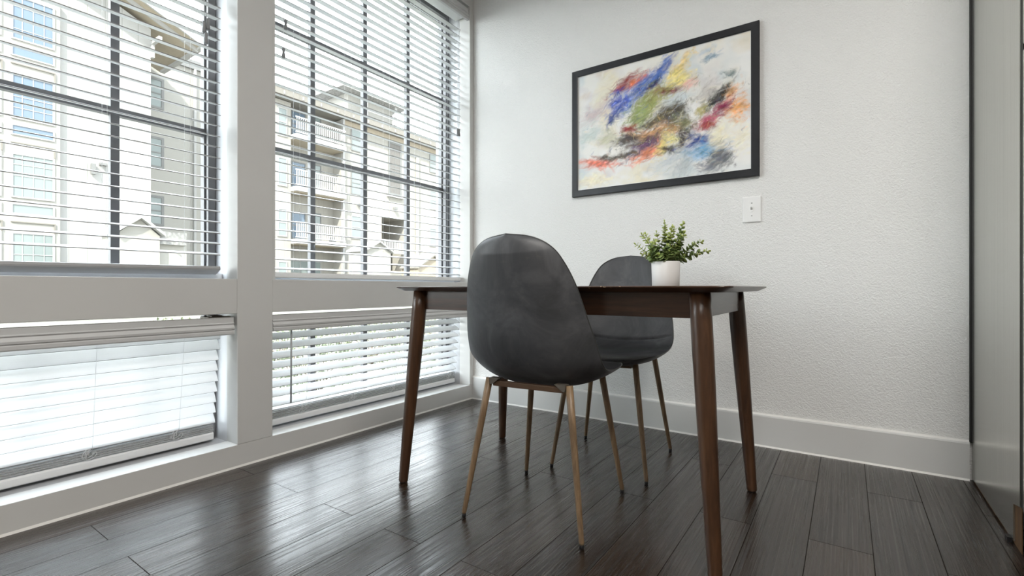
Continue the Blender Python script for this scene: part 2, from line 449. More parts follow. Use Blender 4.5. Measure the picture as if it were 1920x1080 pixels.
def blind(label, yr, vz, slats, lean, ang, rail, ladders, cords=(), wand=None, stack=None, slope=0.0, group='white slatted window blinds', rail_end=None, tuck=0.0, vin='blind', roll=0.0):
    """vz = (bottom, top) of the valance; slats = z of the room edges; lean(z) = x of the room edge; rail = (x, z0, z1)"""
    y0, y1 = yr
    root = thing('window_blind', label, 'blind', (-.06, (y0+y1)/2, vz[1]), group=group)
    T = Matrix.Translation(-root.location)
    def done(m, name, mat, parent=root):
        m.v = [tuple(T @ Vector(p)) for p in m.v]
        return m.build(name, mat, parent, recalc=True)
    m = MB(); m.extrude(valance_prof(vz[0], vz[1], .0), 'y', y0-.004, -1.5685 if y1 < -1.5 else y1-.001)
    v = done(m, 'valance', M['valance'])
    m = MB(); m.box(-.118, -.012, y0+.006, rail_end or y1-.006, vz[1]-.055, vz[1]-.015, bev=.002)
    done(m, 'headrail', M['blind_solid'])
    if rail_end:
        m = MB(); m.box(-.090, -.016, rail_end+.004, y1+.012, vz[1]-.040, vz[1]+.004, bev=.002); m.box(-.070, -.020, rail_end+.02, y1-.02, vz[1]+.004, vz[1]+.009, bev=.001)
        done(m, 'mounting_bracket', M['bracket'])
    m = MB(); c, s = math.cos(ang), math.sin(ang)
    for z in slats:
        xe = lean(z); add_slat(m, xe-.025*c, z+.025*s, ang, y0+random.uniform(-.0015, .0015), y1+random.uniform(-.0015, .0015))
    if stack:
        for z in stack: add_slat(m, rail[0]-.026, z, random.uniform(-.01, .02), y0+.001, y1-random.uniform(0, .003))
    done(m, 'slats', [M[vin], M['slat_edge_shade']])
    m = MB()
    pr = [(-.052, .004), (-.048, 0), (-.004-tuck, 0), (-tuck, .004), (0, .80), (-.003, 1), (-.049, 1), (-.052, .8)]
    h = rail[2]-rail[1]; o = [(rail[0]+a, rail[1]+(b if b < .01 else b*h)) for a, b in pr]; n = len(o)
    cr, sr = math.cos(roll), math.sin(roll); o = [(rail[0]+(a-rail[0])*cr-(b-rail[2])*sr, rail[2]+(a-rail[0])*sr+(b-rail[2])*cr) for a, b in o]
    L = y1-y0
    vs = [(x, y0, zz-slope*L) for x, zz in o]+[(x, y1-.003, zz) for x, zz in o]
    m.add(vs, [(k, (k+1) % n, n+(k+1) % n, n+k) for k in range(n)]); m.add(vs[:n], [tuple(range(n))[::-1]]); m.add(vs[n:], [tuple(range(n))])
    br = done(m, 'bottom_rail', M['rail_shade'] if roll else M['blind_solid'])
    for y in ladders:                                                            # string ladders: a front and a back string and rungs
        m = MB()
        for dx in (.0025, -.0525*c):
            m.tube([(lean(z)+dx, y, z+(0 if dx > 0 else .05*s)) for z in (vz[1]-.05, (vz[1]+rail[2])/2, rail[2]-.002)], .0005, 5)
        for z in slats: m.tube([(lean(z)+.002, y, z-.003), (lean(z)-.052*c, y, z+.05*s-.003)], .0004, 4, caps=False)
        done(m, 'ladder_string', M['cord'])
    if stack:
        for y in ladders:
            m = MB(); knot(m, y-.012, rail[0]+.001, (rail[2]+stack[-1])/2+.002, 1.0); done(m, 'cord_knot', M['cord'])
    for y, zb in cords:
        m = MB(); m.tube([(-.030, y, vz[1]-.045), (-.032, y+.0015, (vz[1]+zb)/2), (-.032, y, zb)], .0009, 6); cd = done(m, 'lift_cord', M['cord'])
        m = MB(); m.lathe([(.0015, .046), (.006, .045), (.0072, .040), (.0055, .026), (.0075, .012), (.0082, .005), (.0065, .0)], (-.032, y, zb-.044), 14)
        done(m, 'tassel', M['tassel'], cd)
    if wand:
        m = MB(); m.tube([(-.026, wand[0], wand[1]), (-.030, wand[0], wand[2])], .0042, 8); done(m, 'tilt_wand', M['wand'])
    return root

PITCH = .0453
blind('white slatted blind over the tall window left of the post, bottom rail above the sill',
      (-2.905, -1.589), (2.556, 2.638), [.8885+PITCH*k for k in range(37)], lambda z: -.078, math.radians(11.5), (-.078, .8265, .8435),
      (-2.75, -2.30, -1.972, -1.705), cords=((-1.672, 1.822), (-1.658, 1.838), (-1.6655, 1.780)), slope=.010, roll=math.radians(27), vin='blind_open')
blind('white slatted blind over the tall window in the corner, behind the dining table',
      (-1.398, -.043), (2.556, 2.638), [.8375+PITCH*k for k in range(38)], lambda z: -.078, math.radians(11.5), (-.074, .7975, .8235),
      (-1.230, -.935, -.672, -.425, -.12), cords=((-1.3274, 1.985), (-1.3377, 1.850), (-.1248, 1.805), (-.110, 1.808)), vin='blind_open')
blind('nearly closed white slatted blind over the low window left of the post',
      (-2.915, -1.589), (.556, .629), [.536-PITCH*k for k in range(9)], lambda z: -.082-.052*(.53-z)/.40, math.radians(60), (-.133, .1015, .133),
      (-2.60, -2.0, -1.7256), stack=[.139+.0078*k for k in range(6)], vin='blind_low', rail_end=-1.668)
blind('half open white slatted blind over the low window in the corner, with a tilt wand',
      (-1.398, -.046), (.556, .631), [.512-PITCH*k for k in range(8)], lambda z: -.080-.040*(.53-z)/.40, math.radians(33), (-.124, .1015, .131),
      (-1.1736, -.8811, -.5959, -.105), wand=(-1.303, .560, .215), stack=[.138+.0075*k for k in range(6)], vin='blind_low')
# ------------------------------------------------------------------ dining table
TX, TY, TA, TB, TZ = 1.2475, -.9385, .615, .340, .7558
tab = thing('dining_table', 'dark walnut dining table with a thin top and round tapered legs', 'table', (TX, TY, 0))
def rrect(a, b, r, n=7):
    out = []
    for cx, cy, t0 in ((a-r, b-r, 0), (-a+r, b-r, PI/2), (-a+r, -b+r, PI), (a-r, -b+r, 1.5*PI)):
        for k in range(n):
            t = t0+PI/2*k/(n-1); out.append((cx+r*math.cos(t), cy+r*math.sin(t)))
    return out
m = MB()
loops = [(-.006, .7558, .030), (-.0008, .7548, .034), (0, .7535, .035), (-.0006, .7512, .035), (-.0255, .7392, .022), (-.030, .7382, .020)]
rings = [[(x, y, z) for x, y in rrect(TA+d, TB+d, r)] for d, z, r in loops]
n = len(rings[0])
for i in range(len(rings)-1):
    m.add(rings[i]+rings[i+1], [(k, (k+1) % n, n+(k+1) % n, n+k) for k in range(n)], 0, False)
m.add(rings[0], [tuple(range(n))]); m.add(rings[-1], [tuple(range(n))[::-1]])
m.build('tabletop', M['table'], tab)
AX, AY = .5255, .288
for x0, x1, y0, y1, mt in ((-AX, AX, -AY, -AY+.02, 'table'), (-AX, AX, AY-.02, AY, 'table'), (-AX-.004, -AX+.016, -AY+.02, AY-.02, 'table_y'), (AX-.016, AX+.004, -AY+.02, AY-.02, 'table_y')):
    m = MB(); m.box(x0, x1, y0, y1, .668, .739, bev=.0015); m.build('apron', M[mt], tab)
feet = [(.687, -1.273), (1.8225, -1.266), (1.8102, -.6013), (.6775, -.605)]
for fx, fy in feet:
    sx = 1 if fx > TX else -1; sy = 1 if fy > TY else -1
    top = Vector((fx-sx*.049-TX, fy-sy*.046-TY, .7385)); bot = Vector((fx-TX, fy-TY, .004))
    ts = (0, .09, .2, .4, .6, .8, .97, .995, 1.0); rs = (.0272, .0280, .0280, .0262, .0234, .0204, .0180, .0176, .0160)
    m = MB(); m.tube([top.lerp(bot, t) for t in ts], rs, 28); leg = m.build('leg', M['table_leg'], tab)
    m = MB(); m.tube([bot+Vector((0, 0, .002)), (bot.x, bot.y, 0)], .013, 18); m.build('foot_pad', M['black'], leg)

# ------------------------------------------------------------------ shell chairs
CL = [(-.298,.908,.0,.0),(-.292,.893,.078,.012),(-.283,.862,.130,.022),(-.271,.815,.161,.030),(-.252,.745,.188,.036),(-.228,.655,.209,.042),(-.202,.575,.225,.046),(-.160,.502,.233,.042),(-.09,.460,.233,.038),(.01,.450,.230,.034),(.10,.456,.225,.026),(.165,.464,.210,.018),(.210,.464,.168,.010),(.232,.460,.100,.003),(.238,.458,.0,.0)]
def catmull(pts):
    pts = np.array(pts, float); P = np.vstack([2*pts[0]-pts[1], pts, 2*pts[-1]-pts[-2]]); out = []
    for i in range(1, len(P)-2):
        p0, p1, p2, p3 = P[i-1:i+3]
        for t in np.linspace(0, 1, 40, endpoint=False):
            out.append(.5*((2*p1)+(-p0+p2)*t+(2*p0-5*p1+4*p2-p3)*t*t+(-p0+3*p1-3*p2+p3)*t**3))
    out.append(P[-2]); return np.array(out)
def shell_grids(nu=210, nv=37, th=.020):
    D = catmull(CL)
    L = np.r_[0, np.cumsum(np.linalg.norm(np.diff(D[:, :2], axis=0), axis=1))]; L /= L[-1]
    q = (1-np.cos(np.linspace(0, PI, nu)))/2
    Y, Z, W, K = [np.interp(q, L, D[:, k]) for k in range(4)]
    for A in (K, W): A[1:-1] = (A[:-2]+2*A[1:-1]+A[2:])/4
    T = np.stack([np.gradient(Y), np.gradient(Z)], 1)
    for _ in range(14): T[1:-1] = (T[:-2]+T[1:-1]*2+T[2:])/4
    T /= np.linalg.norm(T, axis=1)[:, None]
    Nn = np.stack([-T[:, 1], T[:, 0]], 1)
    v = np.sin(np.linspace(-1, 1, nv)*PI/2)
    F = []; Rr = []
    ic = int(np.argmin(np.abs(q-.50)))
    for i in range(nu):
        fr = []; rr = []; endf = min(1, 4*min(q[i], 1-q[i])**.5)
        for vv in v:
            b = np.array([Y[i], Z[i]])+Nn[i]*K[i]*abs(vv)**2.3
            e = (1-abs(vv)**4)*endf
            cr = math.exp(-((q[i]-q[ic]-.020*(1-vv*vv)+.012)/.0075)**2)*.0095*(1-abs(vv)**6)
            f = b+Nn[i]*(th*.7*e-cr); r = b-Nn[i]*(th*1.3*e+.004)
            fr.append((W[i]*vv, f[0], f[1])); rr.append((W[i]*vv, r[0], r[1]))
        F.append(fr); Rr.append(rr)
    return F, Rr, ic
def make_chair(label):
    root = thing('dining_chair', label, 'chair', group='grey shell chairs at the dining table')
    F, Rr, ic = shell_grids(); nv = len(F[0])
    m = MB(); m.grid(Rr, flip=True)
    def rim(G): return [G[i][0] for i in range(len(G))]+[G[-1][j] for j in range(1, nv)]+[G[i][-1] for i in range(len(G)-2, -1, -1)]+[G[0][j] for j in range(nv-2, 0, -1)]
    a, b = rim(F), rim(Rr); k = len(a)
    m.add(a+b, [(i, (i+1) % k, k+(i+1) % k, k+i) for i in range(k)], 0, True)
    m.build('shell', M['leather'], root)
    m = MB(); m.grid(F[:ic+1]); m.build('backrest', M['leather'], root)
    m = MB(); m.grid(F[ic:]); m.build('seat', M['leather'], root)
    pts = [tuple(p) for p in a[::2]]
    out = []
    for p in pts:
        if not out or (Vector(p)-Vector(out[-1])).length > .006: out.append(p)
    m = MB(); m.tube(out+[out[0]], .0026, 6, caps=False); m.build('piping', M['piping'], root)
    for hx, y0, tx, y1 in ((-.2045, -.217, -.142, -.157), (.2045, -.217, .142, -.157), (.197, .218, .138, .156), (-.197, .218, -.138, .156)):
        top = Vector((tx, y1, .452)); bot = Vector((hx, y0, .012))
        m = MB(); m.tube([top.lerp(bot, t) for t in (0, .25, .5, .75, .985, 1)], (.0118, .0115, .0105, .0092, .0079, .0072), 18)
        leg = m.build('leg', M['oak'], root)
        d = (bot-top).normalized()
        m = MB(); m.tube([bot-d*.003, (hx, y0, .0)], (.0073, .0066), 14); m.build('foot_cap', M['black'], leg)
        s = 1 if tx > 0 else -1; sy = 1 if y1 > 0 else -1                         # plastic seat bracket holding the leg top
        m = MB()
        m.extrude([(s*.136, .455), (s*.132, .434), (s*.122, .436), (s*.098, .455)], 'y', y1-.015, y1+.015)
        m.build('bracket', M['bracket'], root)
    for yy in (-.157, .156):
        m = MB(); m.box(-.125, .125, yy-.009, yy+.009, .4285, .446, bev=.002); m.build('crossbar', M['oak_bar'], root)
    return root
ca = make_chair('charcoal leather shell chair on the near side of the table, its back towards the camera')
ca.location = (1.246, -1.122, 0); ca.rotation_euler = (0, 0, math.radians(5.7))
cb = copy_tree(ca); cb.location = (1.250, -.567, 0); cb.rotation_euler = (0, 0, math.radians(186))
cb['label'] = 'charcoal leather shell chair between the table and the art wall, facing the camera'

# ------------------------------------------------------------------ potted plant
PX, PY, PZ = 1.577, -.878, TZ
plant = thing('potted_plant', 'small bushy eucalyptus plant in a white cylindrical pot on the table', 'plant', (PX, PY, PZ))
m = MB(); m.lathe([(0, .0), (.0445, .0), (.0458, .0015), (.0468, .04), (.0484, .0845), (.0478, .0862), (.0458, .0856), (.0450, .076), (0, .074)], n=48)
m.build('pot', M['pot'], plant)
m = MB(); m.lathe([(.0448, .070), (.0446, .0775), (.02, .079), (0, .0785)], n=24); m.build('soil', M['soil'], plant)
RV = Vector((.8237, .5671, 0)); FV = Vector((-.5671, .8237, 0))
def leaf(m, p, d, nrm, L, W, mi):
    d = d.normalized(); s = d.cross(nrm).normalized(); up = s.cross(d).normalized()
    P = []; nn = 10
    for k in range(nn):
        t = 2*PI*k/nn
        P.append(p+d*(L*.5*(1-math.cos(t)))+s*(W*.5*math.sin(t)*(1-.12*math.cos(t)))+up*(.10*W*abs(math.sin(t))-.04*L*(1-math.cos(t))))
    c = p+d*L*.5-up*.03*L
    vs = P+[c]+[q-up*.0006 for q in P]+[c-up*.0006]
    fs = [(k, (k+1) % nn, nn) for k in range(nn)]+[(nn+1+(k+1) % nn, nn+1+k, nn+1+nn) for k in range(nn)]+[(k, nn+1+k, nn+1+(k+1) % nn, (k+1) % nn) for k in range(nn)]
    m.add(vs, fs, mi, True)
    m.tube([p-d*.002, p+d*.003], .0005, 4, 0, caps=False)
def sprig(tip, base, big, dens, light):
    m = MB(); st = Vector(base); en = Vector(tip)
    mid = st.lerp(en, .5)+Vector((0, 0, .16*(en-st).length))-(en-st).normalized()*0
    pts = [st*(1-t)**2+mid*2*t*(1-t)+en*t*t for t in np.linspace(0, 1, 10)]
    m.tube(pts, [.0013-.0008*k/9 for k in range(10)], 5, 0)
    ln = (en-st).length; cnt = max(5, int(ln/dens)); a0 = random.random()*PI
    for k in range(cnt):
        t = .16+.84*(k+.5)/cnt; i = min(8, int(t*9)); p = pts[i].lerp(pts[i+1], t*9-i); d = (pts[i+1]-pts[i]).normalized()
        side = d.orthogonal().normalized(); side.rotate(Matrix.Rotation(a0+k*PI/2+random.uniform(-.3, .3), 3, d))
        L = big*(1.0-.55*t)*random.uniform(.85, 1.15)
        mi = 2 if t > light else 1
        for sg in (1, -1):
            dd = (side*sg+d*random.uniform(.25, .6)+Vector((0, 0, .15))).normalized()
            leaf(m, p, dd, d, L, L*.92, mi)
    for q in range(2):
        dd = (d+Vector((random.uniform(-.4, .4), random.uniform(-.4, .4), .1))).normalized(); leaf(m, pts[-1], dd, dd.orthogonal(), big*.42, big*.3, 2)
    m.build('sprig', [M['stem'], M['leaf'], M['leaf_tip']], plant)
K = 1.70/912
tips = [(-8, 70), (-1, 64), (19, 67), (39, 73), (37, 54), (69, 37), (81, 19), (-51, 46), (-37, 50), (-19, 52), (-40, 14), (30, 45), (8, 58), (-26, 36), (50, 30), (58, 12), (-52, 32), (22, 34), (2, 46)]
for dx, dz in tips:
    off = RV*(dx*K)+FV*random.uniform(-.05, .045)
    bx = RV*(max(-.030, min(.030, dx*K*.35)))+FV*random.uniform(-.02, .02)
    sprig((off.x, off.y, .088+dz*K), (bx.x, bx.y, .077), .0255, .0135, random.uniform(.35, .75) if dx < 30 else random.uniform(.75, 1.0))
for k in range(22):
    a = random.random()*2*PI; r = random.uniform(.03, .060); h = random.uniform(.008, .055)
    sprig((r*math.cos(a), r*math.sin(a), .088+h), (.022*math.cos(a), .022*math.sin(a), .076), .0300, .0150, random.uniform(.8, 1.2))

# ------------------------------------------------------------------ framed abstract painting
FX0, FX1, FZ0, FZ1, FW, FD = .764, 1.757, 1.284, 2.0205, .0365, .022
art = thing('framed_painting', 'colourful abstract painting in a thin black frame on the white wall', 'picture', ((FX0+FX1)/2, 0, FZ0))
Tm = Matrix.Translation((-(FX0+FX1)/2, 0, -FZ0))
def moulding(pts):
    """mitred frame member: outline corners outer a,b inner c,d"""
    (ax, az), (bx, bz), (cx, cz), (dx, dz) = pts
    m = MB(); vs = []
    for x, z, y in ((ax, az, -.0005), (ax, az, -FD+.002), (0, 0, 0), (0, 0, 0)): pass
    def ln(p, q, t): return (p[0]+(q[0]-p[0])*t, p[1]+(q[1]-p[1])*t)
    prof = [(0, -.0005), (0, -FD+.0025), (.06, -FD), (.90, -FD+.001), (1, -FD+.003), (1, -.0005)]
    A = [ln((ax, az), (dx, dz), t)+(y,) for t, y in prof]; B = [ln((bx, bz), (cx, cz), t)+(y,) for t, y in prof]
    k = len(prof); vs = [Tm @ Vector((x, y, z)) for x, z, y in A]+[Tm @ Vector((x, y, z)) for x, z, y in B]
    m.add(vs, [(i, (i+1) % k, k+(i+1) % k, k+i) for i in range(k)]); m.add(vs[:k], [tuple(range(k))[::-1]]); m.add(vs[k:], [tuple(range(k))])
    return m
o = [(FX0, FZ0), (FX1, FZ0), (FX1, FZ1), (FX0, FZ1)]; i_ = [(FX0+FW, FZ0+FW), (FX1-FW, FZ0+FW), (FX1-FW, FZ1-FW), (FX0+FW, FZ1-FW)]
g = .0003
for k in range(4):
    k2 = (k+1) % 4; moulding([o[k], o[k2], i_[k2], i_[k]]).build('frame_side', M['frame'], art)
# canvas painted stroke by stroke, stored as a colour per vertex
NX, NZ = 420, 300
can = np.ones((NZ, NX, 3))*np.array(lin(232, 231, 226))
uu, vv = np.meshgrid(np.linspace(0, 1, NX), np.linspace(0, 1, NZ))
def vnoise(sx, sy, seed):
    r = np.random.default_rng(seed); g = r.random((sy+2, sx+2))
    x = uu*sx; y = vv*sy; xi = x.astype(int); yi = y.astype(int); fx = x-xi; fy = y-yi; fx = fx*fx*(3-2*fx); fy = fy*fy*(3-2*fy)
    return (g[yi, xi]*(1-fx)+g[yi, xi+1]*fx)*(1-fy)+(g[yi+1, xi]*(1-fx)+g[yi+1, xi+1]*fx)*fy
def fbm(s, seed): return sum(vnoise(int(s*2**k), int(s*2**k*.75)+1, seed+k)/2**k for k in range(4))/1.875
for seed, col, th, am in ((3, (226, 214, 188), .55, .8), (9, (198, 210, 214), .58, .7), (15, (212, 205, 206), .58, .6), (21, (240, 240, 238), .5, .6), (33, (232, 224, 196), .6, .7)):
    a = np.clip((fbm(5, seed)-th)*7, 0, 1)*am
    can[:] = can*(1-a[..., None])+np.array(lin(*col))*a[..., None]
ASP = NX/NZ*0+1.395
def stroke(u, v, L, W, ang, col, al, curve=0.0):
    c, s = math.cos(ang), math.sin(ang)
    R_ = L+3*W
    x0, x1 = max(0, int((u-R_)*NX)), min(NX, int((u+R_)*NX)+2); y0, y1 = max(0, int((v-R_*ASP)*NZ)), min(NZ, int((v+R_*ASP)*NZ)+2)
    if x1 <= x0 or y1 <= y0: return
    du = uu[y0:y1, x0:x1]-u; dv = (vv[y0:y1, x0:x1]-v)/ASP
    p = du*c+dv*s; q = -du*s+dv*c-curve*(p*p)/max(L, 1e-4)
    br = .55+.45*np.sin(q/W*9+u*400)*np.sin(p/L*2+v*90)
    a = np.clip(1.3-np.abs(p)/L*1.25, 0, 1)*np.exp(-(q/W)**2*1.4)*al*br
    can[y0:y1, x0:x1] = can[y0:y1, x0:x1]*(1-a[..., None])+col*a[..., None]
PAINT = [
    (0.342, 0.831, 0.073, 0.031, 20, (150, 45, 50)),
    (0.395, 0.832, 0.042, 0.014, 35, (225, 120, 80)),
    (0.516, 0.843, 0.068, 0.018, 45, (70, 105, 185)),
    (0.402, 0.75, 0.095, 0.026, 40, (75, 110, 190)),
    (0.268, 0.684, 0.057, 0.039, 50, (50, 80, 190)),
    (0.24, 0.564, 0.038, 0.017, 55, (60, 80, 150)),
    (0.479, 0.769, 0.033, 0.014, 45, (35, 45, 80)),
    (0.553, 0.705, 0.054, 0.018, -8, (120, 35, 55)),
    (0.655, 0.887, 0.024, 0.078, -40, (240, 205, 120)),
    (0.626, 0.788, 0.044, 0.04, 30, (240, 220, 130)),
    (0.673, 0.705, 0.038, 0.02, 20, (240, 180, 170)),
    (0.453, 0.628, 0.082, 0.047, 40, (160, 160, 90)),
    (0.389, 0.568, 0.06, 0.042, 50, (150, 165, 100)),
    (0.566, 0.509, 0.056, 0.04, 30, (85, 75, 55)),
    (0.479, 0.481, 0.058, 0.021, 10, (95, 85, 60)),
    (0.541, 0.404, 0.09, 0.025, 5, (215, 160, 105)),
    (0.44, 0.378, 0.071, 0.019, -15, (220, 165, 115)),
    (0.329, 0.454, 0.043, 0.014, 0, (165, 65, 60)),
    (0.315, 0.373, 0.068, 0.024, 5, (80, 70, 65)),
    (0.428, 0.337, 0.083, 0.014, 15, (95, 80, 75)),
    (0.428, 0.284, 0.071, 0.028, 30, (110, 80, 110)),
    (0.453, 0.234, 0.07, 0.026, 25, (235, 140, 100)),
    (0.529, 0.278, 0.028, 0.052, -20, (235, 215, 130)),
    (0.578, 0.318, 0.039, 0.018, -35, (225, 215, 140)),
    (0.578, 0.233, 0.045, 0.016, -15, (60, 58, 55)),
    (0.655, 0.35, 0.032, 0.045, -60, (55, 52, 50)),
    (0.638, 0.27, 0.015, 0.045, 0, (70, 68, 60)),
    (0.736, 0.263, 0.052, 0.037, 20, (45, 75, 155)),
    (0.765, 0.191, 0.067, 0.033, 10, (110, 170, 215)),
    (0.708, 0.17, 0.042, 0.018, 0, (150, 190, 220)),
    (0.853, 0.115, 0.045, 0.043, 35, (80, 82, 88)),
    (0.809, 0.075, 0.051, 0.026, 20, (120, 125, 135)),
    (0.814, 0.561, 0.06, 0.024, 50, (45, 40, 38)),
    (0.853, 0.59, 0.05, 0.009, 50, (40, 35, 35)),
    (0.937, 0.452, 0.046, 0.051, 0, (240, 165, 90)),
    (0.901, 0.598, 0.034, 0.021, 45, (225, 165, 110)),
    (0.858, 0.483, 0.045, 0.022, 40, (145, 40, 75)),
    (0.792, 0.405, 0.046, 0.024, 15, (185, 80, 105)),
    (0.781, 0.375, 0.036, 0.011, 10, (180, 70, 70)),
    (0.748, 0.491, 0.031, 0.022, 30, (190, 180, 120)),
    (0.134, 0.211, 0.086, 0.02, -8, (230, 120, 95)),
    (0.191, 0.246, 0.052, 0.01, -10, (85, 75, 65)),
    (0.295, 0.238, 0.062, 0.008, 5, (90, 80, 70)),
    (0.885, 0.731, 0.024, 0.011, -20, (70, 100, 105)),
    (0.814, 0.877, 0.032, 0.015, 15, (140, 165, 185)),
    (0.776, 0.933, 0.041, 0.011, 20, (190, 205, 215)),
    (0.126, 0.651, 0.067, 0.042, 25, (205, 185, 185)),
    (0.097, 0.472, 0.061, 0.037, 20, (185, 200, 195)),
    (0.198, 0.41, 0.052, 0.037, 20, (195, 195, 160)),
    (0.765, 0.634, 0.052, 0.033, 40, (190, 185, 180)),
    (0.842, 0.286, 0.06, 0.054, 20, (240, 230, 195)),
    (0.948, 0.26, 0.038, 0.073, 20, (245, 235, 205)),
    (0.566, 0.133, 0.078, 0.034, 25, (190, 200, 205)),
    (0.65, 0.082, 0.065, 0.034, 60, (170, 180, 185)),
    (0.112, 0.075, 0.08, 0.025, 0, (240, 228, 195)),
    (0.614, 0.479, 0.033, 0.057, -50, (85, 80, 70)),
    (0.65, 0.435, 0.043, 0.022, -30, (130, 130, 95)),
]
for u, v, rx, rz, ang, col in PAINT:
    rx *= 1.28; rz *= 1.38; gm = sum(col)/3; col = tuple(gm+(c-gm)*.92 for c in col)
    base = np.array(lin(*col)); A = math.radians(ang); rz_ = rz/ASP
    area = rx*rz_
    soft = .30 if min(col) > 150 else .55
    for k in range(7): stroke(u+rng.normal(0, rx*.30), v+rng.normal(0, rz*.40), rx*rng.uniform(.6, 1.0), max(rz_*rng.uniform(.45, .9), .008), A+rng.normal(0, .25), base, soft*.8)
    for k in range(int(50+area*42000)):
        p, q = rng.normal(0, .62), rng.normal(0, .75)
        du = p*rx*math.cos(A)-q*rz_*math.sin(A); dv = (p*rx*math.sin(A)+q*rz_*math.cos(A))*ASP
        jit = np.clip(base*rng.uniform(.72, 1.30)+rng.normal(0, .015, 3), 0, 1)
        stroke(u+du, v+dv, rx*rng.uniform(.18, .5), rng.uniform(.0020, .0085), A+rng.normal(0, .45), jit, rng.uniform(.35, .9) if soft > .4 else rng.uniform(.15, .45), rng.normal(0, .5))
for k in range(420):                                                            # pale drags and dark ticks across the middle
    u, v = rng.normal(.52, .2), rng.normal(.5, .16)
    col = [(244, 240, 230), (40, 38, 36), (225, 205, 150), (90, 110, 160), (150, 160, 110)][rng.integers(0, 5)]
    stroke(u, v, rng.uniform(.008, .045), rng.uniform(.0012, .0030), rng.normal(.6, .6), np.array(lin(*col)), rng.uniform(.3, .8), rng.normal(0, .6))
for k in range(150):                                                            # veils of white at the edges
    u, v = rng.random(), rng.random(); dd = abs(u-.53)*1.7+abs(v-.52)*1.9
    if dd > .75: stroke(u, v, rng.uniform(.03, .12), rng.uniform(.004, .014), rng.normal(.5, .5), np.array(lin(238, 237, 232)), .4)
for u, v in ((.52, .80), (.22, .70), (.30, .64), (.50, .52), (.58, .49), (.93, .50), (.905, .53), (.76, .56), (.47, .43), (.33, .57), (.63, .60), (.47, .88)):
    for k in range(3): stroke(u+rng.normal(0, .006), v+rng.normal(0, .008), rng.uniform(.003, .008), rng.uniform(.0016, .003), rng.normal(.6, .8), np.array(lin(250, 249, 246)), .95)
# dry-brush drag: warp the wet paint along the stroke direction, then grain it
wx = (fbm(9, 51)-.5)*.060+(fbm(26, 57)-.5)*.026; wy = (fbm(9, 63)-.5)*.050+(fbm(26, 69)-.5)*.022
sx = np.clip(((uu+wx)*(NX-1)).round().astype(int), 0, NX-1); sy = np.clip(((vv+wy)*(NZ-1)).round().astype(int), 0, NZ-1)
can = can[sy, sx]
ca_u, ca_v = uu*.8+vv*.6, vv*.8-uu*.6
def grain(sx_, sy_, seed):
    r = np.random.default_rng(seed); g = r.random((sy_+3, sx_+3)); x = (ca_u-ca_u.min())/np.ptp(ca_u)*sx_; y = (ca_v-ca_v.min())/np.ptp(ca_v)*sy_
    xi = x.astype(int); yi = y.astype(int); fx = x-xi; fy = y-yi
    return (g[yi, xi]*(1-fx)+g[yi, xi+1]*fx)*(1-fy)+(g[yi+1, xi]*(1-fx)+g[yi+1, xi+1]*fx)*fy
gr = grain(40, 150, 5)*.45+grain(90, 110, 6)*.25+fbm(40, 81)*.3
sat = np.clip((can.max(2)-can.min(2)-.10)*1.3+(.60-can.mean(2)).clip(0)*1.5, 0, .8)[..., None]
can = can*(1+((gr-.5)*1.5)[..., None]*sat)+((gr > .72)*.12)[..., None]*sat
m = MB()
IX0, IX1, IZ0, IZ1 = FX0+FW-.003, FX1-FW+.003, FZ0+FW-.003, FZ1-FW+.003
G = [[tuple(Tm @ Vector((IX0+(IX1-IX0)*i/(NX-1), -.0125, IZ0+(IZ1-IZ0)*j/(NZ-1)))) for i in range(NX)] for j in range(NZ)]
m.grid(G, smooth=False)
me = bpy.data.meshes.new('canvas'); me.from_pydata(m.v, [], m.f); me.update(); me.materials.append(M['paint'])
ca_ = me.color_attributes.new('paint', 'FLOAT_COLOR', 'POINT')
ca_.data.foreach_set('color', np.concatenate([np.clip(can, 0, 1), np.ones((NZ, NX, 1))], 2).astype(np.float32).ravel())
cv = bpy.data.objects.new('canvas', me); COL.objects.link(cv); cv.parent = art
m = MB(); m.box(IX0, IX1, -.0118, -.0020, IZ0, IZ1, mat=Tm); m.build('backing_board', M['pot'], art)
m = MB()                                                                         # thin pale rebate line inside the moulding
for a, b, c, d in ((IX0, IX0+.0055, IZ0, IZ1), (IX1-.0055, IX1, IZ0, IZ1), (IX0, IX1, IZ0, IZ0+.0055), (IX0, IX1, IZ1-.0055, IZ1)):
    m.box(a, b, -.0150, -.0128, c, d, mat=Tm)
m.build('inner_edge', M['plate'], art, recalc=False)

# ------------------------------------------------------------------ light switch
sw = thing('light_switch', 'white toggle light switch plate on the wall below the painting', 'switch', (1.7222, 0, 1.1275))
m = MB()
L4 = [(0, .0408, .0618), (-.0035, .0408, .0618), (-.0062, .0385, .0595), (-.0066, .034, .055)]
rg = [[(x, y, z) for x, z in rrect(a, b, .003, 4)] for y, a, b in L4]; n = len(rg[0])
for i in range(3): m.add(rg[i]+rg[i+1], [(k, (k+1) % n, n+(k+1) % n, n+k) for k in range(n)])
m.add(rg[0], [tuple(range(n))]); m.add(rg[3], [tuple(range(n))])
m.build('face_plate', M['plate'], sw)
m = MB(); m.box(-.0052, .0052, -.0085, -.006, -.0125, .0125, bev=.001)
tl = m.build('toggle', M['plate'], sw)
m = MB(); m.box(-.0042, .0042, -.0, .0, 0, 0) if False else None
m.extrude([(-.0070, -.004), (-.0190, .0075), (-.0205, .0125), (-.0165, .0125), (-.0070, .0055)], 'x', -.0042, .0042); m.build('toggle_lever', M['plate'], tl)
